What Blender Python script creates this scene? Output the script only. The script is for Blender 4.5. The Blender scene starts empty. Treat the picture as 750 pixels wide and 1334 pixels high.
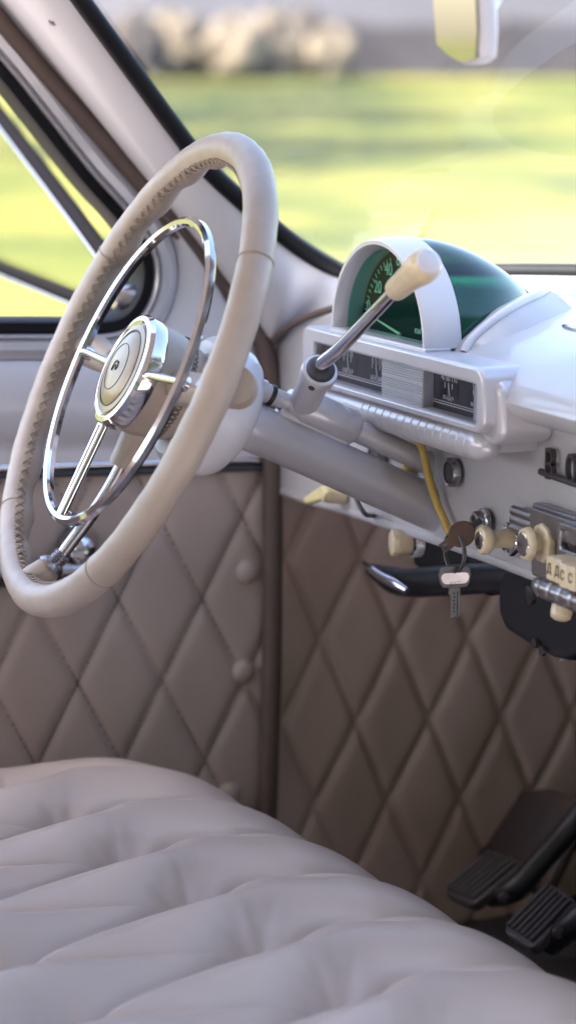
import bpy, bmesh, math, random
import numpy as np
from mathutils import Vector, Matrix
random.seed(7); rng = np.random.default_rng(7)
R = math.radians
S = bpy.context.scene
COL = S.collection

# ------------------------------------------------------------------ camera
FPX = 3200.0; YAW = R(66.4); PIT = R(10.6)
DV = np.array([-math.sin(YAW)*math.cos(PIT), math.cos(YAW)*math.cos(PIT), -math.sin(PIT)])
RV = np.array([math.cos(YAW), math.sin(YAW), 0.0]); UV = np.cross(RV, DV)
def ray(x, y):
    v = DV + RV*(x-375)/FPX + UV*(667-y)/FPX
    return v/np.linalg.norm(v)
CAM = np.array([-.38, 0, .95]) - ray(178, 490)*2.0
def P(x, y, axis, k):
    """the point on the plane (axis = k) that the photo shows at x, y"""
    v = ray(x, y); return CAM + v*((k-CAM[axis])/v[axis])
cd = bpy.data.cameras.new('camera'); cam = bpy.data.objects.new('camera', cd); COL.objects.link(cam)
cam.matrix_world = Matrix(((RV[0], UV[0], -DV[0], CAM[0]), (RV[1], UV[1], -DV[1], CAM[1]), (RV[2], UV[2], -DV[2], CAM[2]), (0, 0, 0, 1)))
cd.sensor_fit = 'HORIZONTAL'; cd.sensor_width = 36; cd.lens = 36*FPX/750
cd.clip_start = .05; cd.clip_end = 2000
cd.dof.use_dof = True; cd.dof.focus_distance = 2.0; cd.dof.aperture_fstop = 7.2
S.camera = cam

# ------------------------------------------------------------------ light
SUN_EL = 50; SUN_AZ = 178   # azimuth measured clockwise from +Y: the sun stands behind the car
w = bpy.data.worlds.new('World'); S.world = w; w.use_nodes = True
nt = w.node_tree; bg = nt.nodes['Background']
sky = nt.nodes.new('ShaderNodeTexSky'); sky.sky_type = 'NISHITA'; sky.sun_disc = False
sky.sun_elevation = R(SUN_EL); sky.sun_rotation = R(SUN_AZ); sky.dust_density = 2.6; sky.ozone_density = 1.0
nt.links.new(sky.outputs[0], bg.inputs[0]); bg.inputs[1].default_value = .15
sd = bpy.data.lights.new('sun', 'SUN'); sd.energy = 4.0; sd.angle = R(.5); sd.color = (1, .95, .86)
sun = bpy.data.objects.new('sun', sd); COL.objects.link(sun)
sdir = Vector((math.sin(R(SUN_AZ))*math.cos(R(SUN_EL)), math.cos(R(SUN_AZ))*math.cos(R(SUN_EL)), math.sin(R(SUN_EL))))
sun.rotation_euler = sdir.to_track_quat('Z', 'Y').to_euler(); sun.location = (0, -8, 9)
S.view_settings.view_transform = 'Standard'; S.view_settings.look = 'None'
S.view_settings.exposure = 2.68; S.view_settings.gamma = 1
S.cycles.max_bounces = 10; S.cycles.transparent_max_bounces = 12; S.cycles.caustics_reflective = False
S.cycles.use_denoising = True

# ------------------------------------------------------------------ materials
def mat(name, col, rough=.5, metal=0, coat=0, bump=None, vary=None, sheen=0, spec=.5, trans=None):
    m = bpy.data.materials.new(name); m.use_nodes = True
    n = m.node_tree; b = n.nodes['Principled BSDF']
    b.inputs['Base Color'].default_value = (*col, 1); b.inputs['Roughness'].default_value = rough
    b.inputs['Metallic'].default_value = metal; b.inputs['Coat Weight'].default_value = coat
    b.inputs['Coat Roughness'].default_value = .06
    b.inputs['Sheen Weight'].default_value = sheen; b.inputs['Specular IOR Level'].default_value = spec
    tc = n.nodes.new('ShaderNodeTexCoord')
    if bump:
        scale, strength, dist, kind = bump
        if kind == 'leather':
            t = n.nodes.new('ShaderNodeTexVoronoi'); t.feature = 'DISTANCE_TO_EDGE'; t.inputs['Scale'].default_value = scale
            out = t.outputs['Distance']
            nz = n.nodes.new('ShaderNodeTexNoise'); nz.inputs['Scale'].default_value = scale*.4; nz.inputs['Detail'].default_value = 4
            mx = n.nodes.new('ShaderNodeMath'); mx.operation = 'ADD'
            mp = n.nodes.new('ShaderNodeMath'); mp.operation = 'MINIMUM'; mp.inputs[1].default_value = .18
            n.links.new(tc.outputs['Object'], nz.inputs['Vector'])
            n.links.new(out, mp.inputs[0]); n.links.new(mp.outputs[0], mx.inputs[0]); n.links.new(nz.outputs['Fac'], mx.inputs[1]); out = mx.outputs[0]
        else:
            t = n.nodes.new('ShaderNodeTexNoise'); t.inputs['Scale'].default_value = scale; t.inputs['Detail'].default_value = 5
            out = t.outputs['Fac']
        n.links.new(tc.outputs['Object'], t.inputs['Vector'])
        bp = n.nodes.new('ShaderNodeBump'); bp.inputs['Strength'].default_value = strength; bp.inputs['Distance'].default_value = dist
        n.links.new(out, bp.inputs['Height']); n.links.new(bp.outputs[0], b.inputs['Normal'])
    if vary:
        scale, c2, lo, hi = vary
        t = n.nodes.new('ShaderNodeTexNoise'); t.inputs['Scale'].default_value = scale; t.inputs['Detail'].default_value = 6
        t.inputs['Roughness'].default_value = .62
        n.links.new(tc.outputs['Object'], t.inputs['Vector'])
        rp = n.nodes.new('ShaderNodeMapRange'); rp.inputs[1].default_value = lo; rp.inputs[2].default_value = hi
        mx = n.nodes.new('ShaderNodeMix'); mx.data_type = 'RGBA'
        mx.inputs['A'].default_value = (*col, 1); mx.inputs['B'].default_value = (*c2, 1)
        n.links.new(t.outputs['Fac'], rp.inputs[0]); n.links.new(rp.outputs[0], mx.inputs['Factor'])
        n.links.new(mx.outputs['Result'], b.inputs['Base Color'])
        ro = n.nodes.new('ShaderNodeMapRange'); ro.inputs[3].default_value = max(rough-.07, .02); ro.inputs[4].default_value = rough+.1
        n.links.new(t.outputs['Fac'], ro.inputs[0]); n.links.new(ro.outputs[0], b.inputs['Roughness'])
    return m
def glass_mat(name, tint, ior=1.5, haze=0.0):
    m = bpy.data.materials.new(name); m.use_nodes = True; n = m.node_tree; n.nodes.clear()
    o = n.nodes.new('ShaderNodeOutputMaterial'); t = n.nodes.new('ShaderNodeBsdfTransparent'); t.inputs[0].default_value = (*tint, 1)
    g = n.nodes.new('ShaderNodeBsdfGlossy'); g.inputs['Roughness'].default_value = .01
    f = n.nodes.new('ShaderNodeFresnel'); f.inputs[0].default_value = ior
    x = n.nodes.new('ShaderNodeMixShader'); n.links.new(f.outputs[0], x.inputs[0])
    ge = n.nodes.new('ShaderNodeNewGeometry'); mr_ = n.nodes.new('ShaderNodeMapRange')   # a thin pane reflects alike from both sides
    mr_.inputs[3].default_value = ior; mr_.inputs[4].default_value = 1/ior
    n.links.new(ge.outputs['Backfacing'], mr_.inputs[0]); n.links.new(mr_.outputs[0], f.inputs[0])
    n.links.new(t.outputs[0], x.inputs[1]); n.links.new(g.outputs[0], x.inputs[2])
    last = x
    if haze:
        dfs = n.nodes.new('ShaderNodeBsdfTranslucent'); dfs.inputs[0].default_value = (.8, .8, .84, 1)   # dust on the pane
        nz = n.nodes.new('ShaderNodeTexNoise'); nz.inputs['Scale'].default_value = 9; nz.inputs['Detail'].default_value = 8
        tc = n.nodes.new('ShaderNodeTexCoord'); n.links.new(tc.outputs['Object'], nz.inputs['Vector'])
        mm = n.nodes.new('ShaderNodeMath'); mm.operation = 'MULTIPLY'; mm.inputs[1].default_value = haze
        n.links.new(nz.outputs['Fac'], mm.inputs[0])
        y = n.nodes.new('ShaderNodeMixShader'); n.links.new(mm.outputs[0], y.inputs[0]); n.links.new(x.outputs[0], y.inputs[1]); n.links.new(dfs.outputs[0], y.inputs[2]); last = y
    n.links.new(last.outputs[0], o.inputs[0]); return m
M = dict(
    paint=mat('white_paint', (.64, .625, .675), .36, coat=.2, bump=(900, .04, .0004, 'noise'), vary=(6, (.61, .595, .645), .35, .65)),
    dashpaint=mat('dash_paint', (.465, .455, .485), .3, coat=.4, bump=(1400, .08, .0004, 'noise'), vary=(9, (.425, .415, .445), .35, .7)),
    greypaint=mat('grey_frame_paint', (.2, .19, .21), .35, coat=.3),
    silver=mat('silver_paint', (.54, .525, .575), .32, metal=.25, coat=.4, bump=(1500, .1, .0003, 'noise')),
    leather=mat('beige_leather', (.42, .345, .30), .40, bump=(520, .4, .0008, 'leather'), vary=(26, (.38, .308, .264), .35, .65)),
    seat=mat('seat_leather', (.50, .42, .385), .32, bump=(420, .12, .0006, 'leather'), vary=(9, (.475, .398, .362), .35, .65)),
    quilt=mat('taupe_quilted_leather', (.50, .40, .365), .46, bump=(500, .25, .0006, 'leather'), vary=(10, (.44, .348, .315), .3, .7)),
    kick=mat('taupe_kick_panel_leather', (.63, .48, .435), .42, bump=(500, .25, .0006, 'leather'), vary=(10, (.55, .415, .375), .3, .7)),
    welt=mat('brown_welt', (.13, .088, .078), .6, bump=(700, .3, .0006, 'noise'), vary=(30, (.11, .075, .066), .3, .7)),
    thread=mat('thread', (.12, .095, .08), .8),
    lightthread=mat('pale_thread', (.34, .275, .225), .8),
    chrome=mat('chrome', (.62, .61, .65), .07, metal=1, vary=(60, (.55, .54, .58), .3, .7)),
    dullchrome=mat('dull_chrome', (.42, .41, .44), .28, metal=1, bump=(900, .1, .0003, 'noise'), vary=(40, (.33, .31, .33), .3, .7)),
    darkletter=mat('darkened_chrome', (.05, .043, .05), .4, metal=.25),
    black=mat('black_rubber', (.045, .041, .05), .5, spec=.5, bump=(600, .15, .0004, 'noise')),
    blackpaint=mat('black_enamel', (.009, .0085, .013), .42, spec=.35, vary=(8, (.016, .015, .02), .3, .7)),
    cream=mat('cream_plastic', (.68, .57, .40), .32, coat=.3, bump=(300, .06, .0005, 'noise'), vary=(70, (.60, .48, .31), .4, .75)),
    yellowcream=mat('yellow_plastic', (.66, .59, .3), .4),
    cable=mat('yellow_cable', (.52, .36, .1), .55, bump=(1200, .2, .0004, 'noise')),
    brownleather=mat('brown_key_fob', (.075, .037, .026), .5, bump=(700, .2, .0005, 'noise')),
    steel=mat('key_steel', (.11, .108, .12), .38, metal=.5, vary=(120, (.08, .078, .085), .3, .7)),
    gold=mat('bronze_emblem', (.27, .19, .105), .38, metal=.35, coat=.25, vary=(50, (.20, .138, .075), .3, .7)),
    card=mat('gauge_card', (.05, .047, .052), .6, spec=.2),
    cardmark=mat('gauge_marks', (.7, .68, .7), .6),
    dial=mat('dial_face', (.004, .012, .012), .6, spec=.1),
    domeglass=glass_mat('green_dome', (.035, .2, .165), 1.6),
    ventblack=mat('matt_black_frame', (.006, .0055, .007), .9, spec=.03),
    seal=mat('seal_rubber', (.007, .0065, .009), .55, spec=.15),
    carpet=mat('dark_floor_mat', (.075, .07, .08), .85, bump=(300, .5, .002, 'noise')),
    redplate=mat('worn_dark_plate', (.085, .055, .052), .6, bump=(60, .3, .002, 'noise'), vary=(35, (.05, .045, .05), .4, .6)),
    headliner=mat('headliner', (.45, .42, .4), .8),
    letterblack=mat('letter_black', (.02, .015, .012), .6),
    amber=mat('dial_amber', (.12, .08, .02), .5),
    screen=glass_mat('windscreen_glass', (.93, .95, .93), 1.42, .045),
    vent=glass_mat('vent_glass', (.95, .97, .95), 1.35),
    gauge=glass_mat('gauge_glass', (.92, .92, .94), 1.18),
    podglass=glass_mat('green_glass', (.45, .8, .7), 1.14),
    mirror=mat('mirror_face', (.42, .41, .36), .02, metal=1),
    rock=mat('pale_rock', (.17, .132, .092), .9, bump=(6, .6, .05, 'noise'), vary=(2.2, (.06, .042, .034), .42, .62)),
    darkwall=mat('dark_stone', (.032, .027, .034), .9, bump=(8, .6, .04, 'noise'), vary=(1.6, (.055, .046, .05), .4, .65)),
    gravel=mat('pale_gravel', (.038, .031, .035), .95, vary=(.8, (.022, .018, .02), .35, .65)),
    bark=mat('bark', (.07, .05, .035), .95, bump=(20, .6, .02, 'noise')),
    leaf=mat('leaf', (.06, .09, .035), .6),
)
def grass_mat():
    m = mat('lawn_grass', (.17, .21, .03), .8, spec=.2)
    n = m.node_tree; b = n.nodes['Principled BSDF']; tc = n.nodes.new('ShaderNodeTexCoord')
    a = n.nodes.new('ShaderNodeTexNoise'); a.inputs['Scale'].default_value = .55; a.inputs['Detail'].default_value = 7; a.inputs['Roughness'].default_value = .6
    n.links.new(tc.outputs['Object'], a.inputs['Vector'])
    cr = n.nodes.new('ShaderNodeValToRGB'); e = cr.color_ramp.elements
    e[0].position = .36; e[0].color = (.04, .056, .009, 1); e[1].position = .64; e[1].color = (.18, .152, .03, 1)
    x = e.new(.5); x.color = (.098, .101, .017, 1)
    n.links.new(a.outputs['Fac'], cr.inputs[0]); n.links.new(cr.outputs[0], b.inputs['Base Color'])
    f = n.nodes.new('ShaderNodeTexNoise'); f.inputs['Scale'].default_value = 40; n.links.new(tc.outputs['Object'], f.inputs['Vector'])
    bp = n.nodes.new('ShaderNodeBump'); bp.inputs['Strength'].default_value = .8; bp.inputs['Distance'].default_value = .03
    n.links.new(f.outputs['Fac'], bp.inputs['Height']); n.links.new(bp.outputs[0], b.inputs['Normal'])
    return m
M['grass'] = grass_mat()

# ------------------------------------------------------------------ geometry helpers
def nrm(v): v = np.array(v, float); return v/(np.linalg.norm(v)+1e-12)
def spline(pts, n):
    """Catmull-Rom through pts, n samples"""
    p = np.array(pts, float)
    d = np.r_[0, np.cumsum(np.linalg.norm(np.diff(p, axis=0), axis=1)**.5)]
    t = np.linspace(0, d[-1], n); out = np.zeros((n, p.shape[1]))
    pe = np.vstack([2*p[0]-p[1], p, 2*p[-1]-p[-2]])
    de = np.r_[2*d[0]-d[1], d, 2*d[-1]-d[-2]]
    for i, tt in enumerate(t):
        k = min(max(np.searchsorted(d, tt, 'right')-1, 0), len(d)-2)
        p0, p1, p2, p3 = pe[k:k+4]; t0, t1, t2, t3 = de[k:k+4]
        a1 = (t1-tt)/(t1-t0)*p0+(tt-t0)/(t1-t0)*p1; a2 = (t2-tt)/(t2-t1)*p1+(tt-t1)/(t2-t1)*p2; a3 = (t3-tt)/(t3-t2)*p2+(tt-t2)/(t3-t2)*p3
        b1 = (t2-tt)/(t2-t0)*a1+(tt-t0)/(t2-t0)*a2; b2 = (t3-tt)/(t3-t1)*a2+(tt-t1)/(t3-t1)*a3
        out[i] = (t2-tt)/(t2-t1)*b1+(tt-t1)/(t2-t1)*b2
    return out
class Geo:
    def __init__(s): s.v = []; s.f = []
    def add(s, v, f):
        o = len(s.v); s.v += [tuple(map(float, q)) for q in v]; s.f += [tuple(o+i for i in q) for q in f]; return s
    def grid(s, g, closed_u=False, closed_v=False):
        g = np.asarray(g); a, b = g.shape[:2]; f = []
        for i in range(a if closed_u else a-1):
            for j in range(b if closed_v else b-1):
                i2 = (i+1) % a; j2 = (j+1) % b
                f.append((i*b+j, i2*b+j, i2*b+j2, i*b+j2))
        return s.add(g.reshape(-1, 3), f)
    def tube(s, pts, rad, seg=12, closed=False, caps=True, flat=None):
        """flat: (axis, factor) squashes the section along a world axis"""
        p = np.array(pts, float); n = len(p); rad = np.broadcast_to(np.array(rad, float), (n,))
        if closed: T = np.roll(p, -1, 0)-np.roll(p, 1, 0)
        else: T = np.gradient(p, axis=0)
        T = T/(np.linalg.norm(T, axis=1)[:, None]+1e-12)
        ref = np.array([0, 0, 1.]) if abs(T[0][2]) < .9 else np.array([1., 0, 0])
        N = ref-T[0]*(ref@T[0]); N /= np.linalg.norm(N); g = np.zeros((n, seg, 3))
        th = np.linspace(0, 2*math.pi, seg, endpoint=False)
        for i in range(n):
            N = N-T[i]*(N@T[i]); N /= np.linalg.norm(N)+1e-12; B = np.cross(T[i], N)
            g[i] = p[i]+rad[i]*(np.cos(th)[:, None]*N+np.sin(th)[:, None]*B)
        s.grid(g, closed, True)
        if caps and not closed:
            o = len(s.v)-n*seg
            s.f.append(tuple(o+k for k in range(seg))[::-1]); s.f.append(tuple(o+(n-1)*seg+k for k in range(seg)))
        return s
    def lathe(s, prof, org, axis, seg=40, ry=1.0, up=None, caps=True, wave=None):
        """prof: (distance along axis, radius); ry squashes along the second cross axis; wave: function of angle"""
        a = nrm(axis); ref = np.array(up if up is not None else ([0, 0, 1.] if abs(a[2]) < .9 else [1., 0, 0]))
        N = nrm(ref-a*(ref@a)); B = np.cross(a, N); th = np.linspace(0, 2*math.pi, seg, endpoint=False)
        k = np.array([1+(wave(t) if wave else 0) for t in th])[:, None]
        g = np.array([np.array(org)+a*d+r*k*(np.cos(th)[:, None]*N+ry*np.sin(th)[:, None]*B) for d, r in prof])
        s.grid(g, False, True)
        if caps:
            n = len(prof); o = len(s.v)-n*seg
            if prof[0][1] > 1e-5: s.f.append(tuple(o+k for k in range(seg))[::-1])
            if prof[-1][1] > 1e-5: s.f.append(tuple(o+(n-1)*seg+k for k in range(seg)))
        return s
    def prism(s, loop, off):
        """a closed outline (3-D points) pushed along off"""
        l = np.array(loop, float); n = len(l); o = np.array(off, float)
        return s.add(np.vstack([l, l+o]), [tuple(range(n))[::-1], tuple(range(n, 2*n))]+[(i, (i+1) % n, n+(i+1) % n, n+i) for i in range(n)])
    def ring(s, outer, inner, off):
        a = np.array(outer, float); b = np.array(inner, float); n = len(a); o = np.array(off, float); f = []
        for i in range(n):
            j = (i+1) % n
            f += [(i, j, n+j, n+i), (2*n+j, 2*n+i, 3*n+i, 3*n+j), (j, i, 2*n+i, 2*n+j), (n+i, n+j, 3*n+j, 3*n+i)]
        return s.add(np.vstack([a, b, a+o, b+o]), f)
    def box(s, c, h, ax=None):
        """centre, half sizes, optional 3 axes"""
        A = np.eye(3) if ax is None else np.array(ax, float); c = np.array(c, float)
        v = [c+A[0]*h[0]*x+A[1]*h[1]*y+A[2]*h[2]*z for z in (-1, 1) for y in (-1, 1) for x in (-1, 1)]
        return s.add(v, [(0, 2, 3, 1), (4, 5, 7, 6), (0, 1, 5, 4), (2, 6, 7, 3), (0, 4, 6, 2), (1, 3, 7, 5)])
    def text(s, body, size, org, ax, ay, extrude=0, align='CENTER'):
        c = bpy.data.curves.new('t', 'FONT'); c.body = body; c.size = size; c.extrude = extrude; c.align_x = align; c.align_y = 'CENTER'
        o = bpy.data.objects.new('t', c); COL.objects.link(o); bpy.context.view_layer.update()
        me = bpy.data.meshes.new_from_object(o.evaluated_get(bpy.context.evaluated_depsgraph_get()))
        az = np.cross(ax, ay)
        v = [np.array(org)+np.array(ax)*q.co.x+np.array(ay)*q.co.y+az*q.co.z for q in me.vertices]
        s.add(v, [tuple(p.vertices) for p in me.polygons])
        bpy.data.objects.remove(o); bpy.data.curves.remove(c); bpy.data.meshes.remove(me); return s
    def build(s, name, m, parent=None, bevel=0, seg=3, sharp=38, sub=0):
        loc = np.zeros(3)
        p = parent
        while p is not None: loc = loc+np.array(p.location); p = p.parent
        me = bpy.data.meshes.new(name)
        if parent is None and s.v:
            a = np.array(s.v); own = np.array([*( (a.min(0)+a.max(0))[:2]/2), a[:, 2].min()])
        else: own = np.zeros(3)
        me.from_pydata([tuple(np.array(q)-loc-own) for q in s.v], [], s.f); me.update()
        bm = bmesh.new(); bm.from_mesh(me); bmesh.ops.remove_doubles(bm, verts=bm.verts, dist=1e-6); bmesh.ops.recalc_face_normals(bm, faces=bm.faces); bm.to_mesh(me); bm.free()
        for q in me.polygons: q.use_smooth = True
        me.set_sharp_from_angle(angle=R(sharp))
        me.materials.append(m if not isinstance(m, str) else M[m])
        o = bpy.data.objects.new(name, me); COL.objects.link(o); o.location = own
        if parent: o.parent = parent
        if bevel:
            b = o.modifiers.new('bevel', 'BEVEL'); b.width = bevel; b.segments = seg; b.limit_method = 'ANGLE'; b.angle_limit = R(35); b.harden_normals = False
        if sub:
            q = o.modifiers.new('sub', 'SUBSURF'); q.levels = sub; q.render_levels = sub
        return o
def tag(o, label=None, cat=None, group=None, kind=None):
    for k, v in (('label', label), ('category', cat), ('group', group), ('kind', kind)):
        if v: o[k] = v
    return o
def thing(name, label, cat, loc, group=None):
    o = bpy.data.objects.new(name, None); COL.objects.link(o); o.location = tuple(map(float, loc)); o.empty_display_size = .05
    return tag(o, label, cat, group)
def rrect(x0, x1, z0, z1, r, y, n=6):
    pts = []
    for cx, cz, a0 in ((x1-r, z1-r, 0), (x0+r, z1-r, 90), (x0+r, z0+r, 180), (x1-r, z0+r, 270)):
        for k in range(n+1):
            a = R(a0+90*k/n); pts.append((cx+r*math.cos(a), y, cz+r*math.sin(a)))
    return pts
X3 = np.array([1., 0, 0]); Y3 = np.array([0, 1., 0]); Z3 = np.array([0, 0, 1.])

# ================================================================== the setting outside
HV = np.array([-math.sin(YAW), math.cos(YAW), 0]); LV = np.array([HV[1], -HV[0], 0])  # ahead of the lens, to its right
def lawn_z(D):
    return .76*np.clip((D-15)/27, 0, 1)**1.25 + .04*np.clip(D-42, 0, 25)
g = []
for D in np.r_[np.linspace(-60, 8, 12), np.linspace(10, 60, 60), np.linspace(70, 400, 12)]:
    g.append([np.r_[(CAM+HV*D+LV*s)[:2], lawn_z(D)] for s in np.r_[np.linspace(-220, -25, 8), np.linspace(-22, 22, 30), np.linspace(25, 220, 8)]])
tag(Geo().grid(np.array(g)).build('lawn', 'grass'), 'sunlit yellow green lawn outside the car windows', 'lawn', kind='structure')
gp = [[CAM*[1, 1, 0]+HV*D+LV*s+Z3*(lawn_z(D)+.03+(.0 if D < 46 else .055*(D-46))) for s in np.linspace(-40, 40, 20)] for D in np.linspace(43.5, 90, 24)]
tag(Geo().grid(np.array(gp)).build('gravel_bank', 'gravel'), 'pale gravel bank beyond the far edge of the lawn', 'bank', kind='structure')
M['bounce'] = mat('bounce_ground_gravel', (.44, .385, .375), .95, bump=(60, .5, .01, 'noise'), vary=(3, (.36, .315, .305), .35, .65))  # unseen gravel sheet, added to bounce neutral light into the cabin
tag(Geo().grid(np.array([[(x, y, .006) for x in np.linspace(-2.6, 4.4, 10)] for y in np.linspace(-10, 9, 20)])).build('bounce_ground', 'bounce'), 'pale gravel sheet added under the car to bounce neutral light inside', 'bounce_ground', kind='structure')
def lump(g, c, rx, rz, seed, n=18):
    q = np.random.default_rng(seed); ph = q.uniform(0, 6.28, 8); G_ = []
    for i in range(n+1):
        a = math.pi*i/n; row = []
        for j in range(2*n):
            b = math.pi*j/n
            k = 1+.12*math.sin(3*b+ph[0]+2*a)+.09*math.sin(5*b+ph[1])*math.sin(4*a+ph[2])+.07*math.sin(7*a+ph[3]+2*b)
            row.append(np.array(c)+np.array([rx*k*math.sin(a)*math.cos(b), rx*k*math.sin(a)*math.sin(b), rz*k*math.cos(a)]))
        G_.append(row)
    return g.grid(np.array(G_), False, True)
ROCKS = [(176, 52, 26, 'far brown boulder leftmost at the lawn edge, beside the roof pillar', 'b'), (226, 55, 28, 'tall cream boulder at the lawn edge, above the steering wheel top', 'c'),
         (258, 58, 22, 'small dark brown boulder between two cream ones at the lawn edge', 'b'), (306, 70, 34, 'brightest and largest cream boulder at the far lawn edge', 'c'),
         (356, 58, 30, 'cream boulder right of the brightest one at the lawn edge', 'c'), (398, 52, 28, 'brown boulder touching the dark stone wall', 'b'), (430, 68, 24, 'low cream boulder in front of the dark stone wall', 'c')]
M['brownrock'] = mat('brown_rock', (.035, .026, .024), .9, bump=(6, .6, .05, 'noise'), vary=(2.2, (.07, .052, .04), .42, .62))
for i, (x, y, rr, lb, kk) in enumerate(ROCKS):
    D = 42.3+.4*(i % 3); c = CAM+ray(x, y)*D; rad = rr*1.3/FPX*D; base = lawn_z(D)-.05
    rz = max((c[2]+rad-base)/2, .3)
    tag(lump(Geo(), (c[0], c[1], base+rz), rad, rz, 20+i).build('boulder', 'rock' if kk == 'c' else 'brownrock'), lb, 'boulder', 'boulders along the far lawn edge')
a_ = CAM+ray(40, 60)*44; b_ = CAM+ray(1100, 60)*44
gw = Geo(); nseg = 14
for k in range(nseg+1):
    pass
pw = [a_+(b_-a_)*k/nseg for k in range(nseg+1)]; gg = []
for k, p in enumerate(pw):
    top = 1.78+.06*math.sin(k*1.7)
    gg.append([np.r_[p[:2]-HV[:2]*.35, .7], np.r_[p[:2]-HV[:2]*.3, top-.08], np.r_[p[:2]-HV[:2]*.2, top], np.r_[p[:2]+HV[:2]*.2, top], np.r_[p[:2]+HV[:2]*.3, .7]])
tag(gw.grid(np.array(gg)).build('stone_wall', 'darkwall'), 'low dark purplish stone wall across the far end of the lawn', 'wall')
# trees beside the lawn whose crowns shade it
TREES = [(23, -5.6, 9.0, 2.7, 'tree nearest the car beside the lawn'), (29.0, -6.0, 9.4, 3.1, 'middle tree of the three beside the lawn'), (35.5, -6.6, 10.0, 3.2, 'farthest tree beside the lawn')]
for i, (D, s, h, rad, lb) in enumerate(TREES):
    b = CAM*[1, 1, 0]+HV*D+LV*s; b[2] = lawn_z(D)
    t = thing('shade_tree', lb, 'tree', b, 'trees shading the lawn')
    q = np.random.default_rng(50+i)
    gt = Geo().tube(spline([b, b+[.1, 0, h*.3], b+[-.1, .1, h*.65], b+[.05, .1, h*.92]], 12), np.linspace(.22, .05, 12), 10)
    for k in range(6):
        a = q.uniform(0, 6.28); z0 = h*q.uniform(.4, .7); e_ = b+[math.cos(a)*rad*.8, math.sin(a)*rad*.8, z0+rad*.6]
        gt.tube(spline([b+[0, .05, z0], (b+[0, .05, z0]+e_)/2+[0, 0, .15], e_], 7), np.linspace(.08, .02, 7), 7)
    gt.build('trunk', 'bark', t)
    gc = Geo()
    cl = [q.normal(size=3) for _ in range(26)]; cl = [v/np.linalg.norm(v)*rad*q.uniform(.35, .95)*np.array([1, 1, .75]) for v in cl]
    for k in range(3800):
        v = cl[k % 26]+q.normal(size=3)*rad*.17; c = b+[0, 0, h*.76]+v
        u1 = nrm(q.normal(size=3)); u2 = nrm(np.cross(u1, q.normal(size=3))); l = q.uniform(.10, .22)
        gc.add([c-u1*l, c+u2*l*.5, c+u1*l, c-u2*l*.5], [(0, 1, 2, 3)])
    gc.build('crown', 'leaf', t)

# leafy block added out of view to keep sky light off the open side
q = np.random.default_rng(91); gh = Geo(); cell = []
for iy in range(33):
    row = []
    for (hx, hz_) in ((4.5, 0), (4.35, 1.2), (4.3, 2.6), (4.55, 3.8), (5.2, 4.3), (6.2, 4.2), (6.8, 3.0), (6.8, 0)):
        row.append((hx+.15*q.normal(), -9+iy*.55, hz_+(.12*q.normal() if hz_ else 0)))
    cell.append(row)
gh.grid(np.array(cell))
for k in range(7000):
    y_ = q.uniform(-9, 8.6); t_ = q.uniform(0, 1); z_ = 4.4*t_**.8; x_ = 4.32+.28*max(0, t_-.75)*4*q.uniform(0, 3)+.12*q.normal()
    u1 = nrm(q.normal(size=3)); u2 = nrm(np.cross(u1, q.normal(size=3))); l = q.uniform(.05, .12); c = np.array([x_, y_, z_])
    gh.add([c-u1*l, c+u2*l*.55, c+u1*l, c-u2*l*.55], [(0, 1, 2, 3)])
tag(gh.build('added_hedge', 'leaf'), 'tall dark leaf mass added out of view to block sky light from the passenger side', 'added_hedge')

# ================================================================== car body
body = thing('car_shell', 'white painted car shell with pillar, brown piping and quilted footwell around the driver place', 'car body', (-.3, 0, .3))
# floor
Geo().grid(np.array([[(x, y, .30+.004*math.sin(9*x)*math.sin(7*y)) for x in np.linspace(-.74, .72, 20)] for y in np.linspace(-1.4, .62, 24)])).build('floor_mat', 'carpet', body)
Geo().grid(np.array([[(x, y, z) for x in np.linspace(-.74, .72, 8)] for y, z in ((.615, .302), (.66, .33), (.74, .44), (.8, .6), (.8, .95))])).build('firewall', 'blackpaint', body)
# roof above the frame
gr = []
for t in np.linspace(0, 1, 20):
    row = []
    for x in np.linspace(-.72, .72, 41):
        ye = -.115+.21*(1-min(1, abs(x)/.62)**2.2); y = -2.0+(ye+2.0)*t
        row.append((x, y, 1.50-.10*(abs(x)/.72)**6-.05*max(0, (-.9-y)/1.1)**2-.04*max(0, (t-.88)/.12)**2))
    gr.append(row)
Geo().grid(np.array(gr)).build('roof', 'headliner', body).modifiers.new('thick', 'SOLIDIFY').thickness = .03
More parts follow.
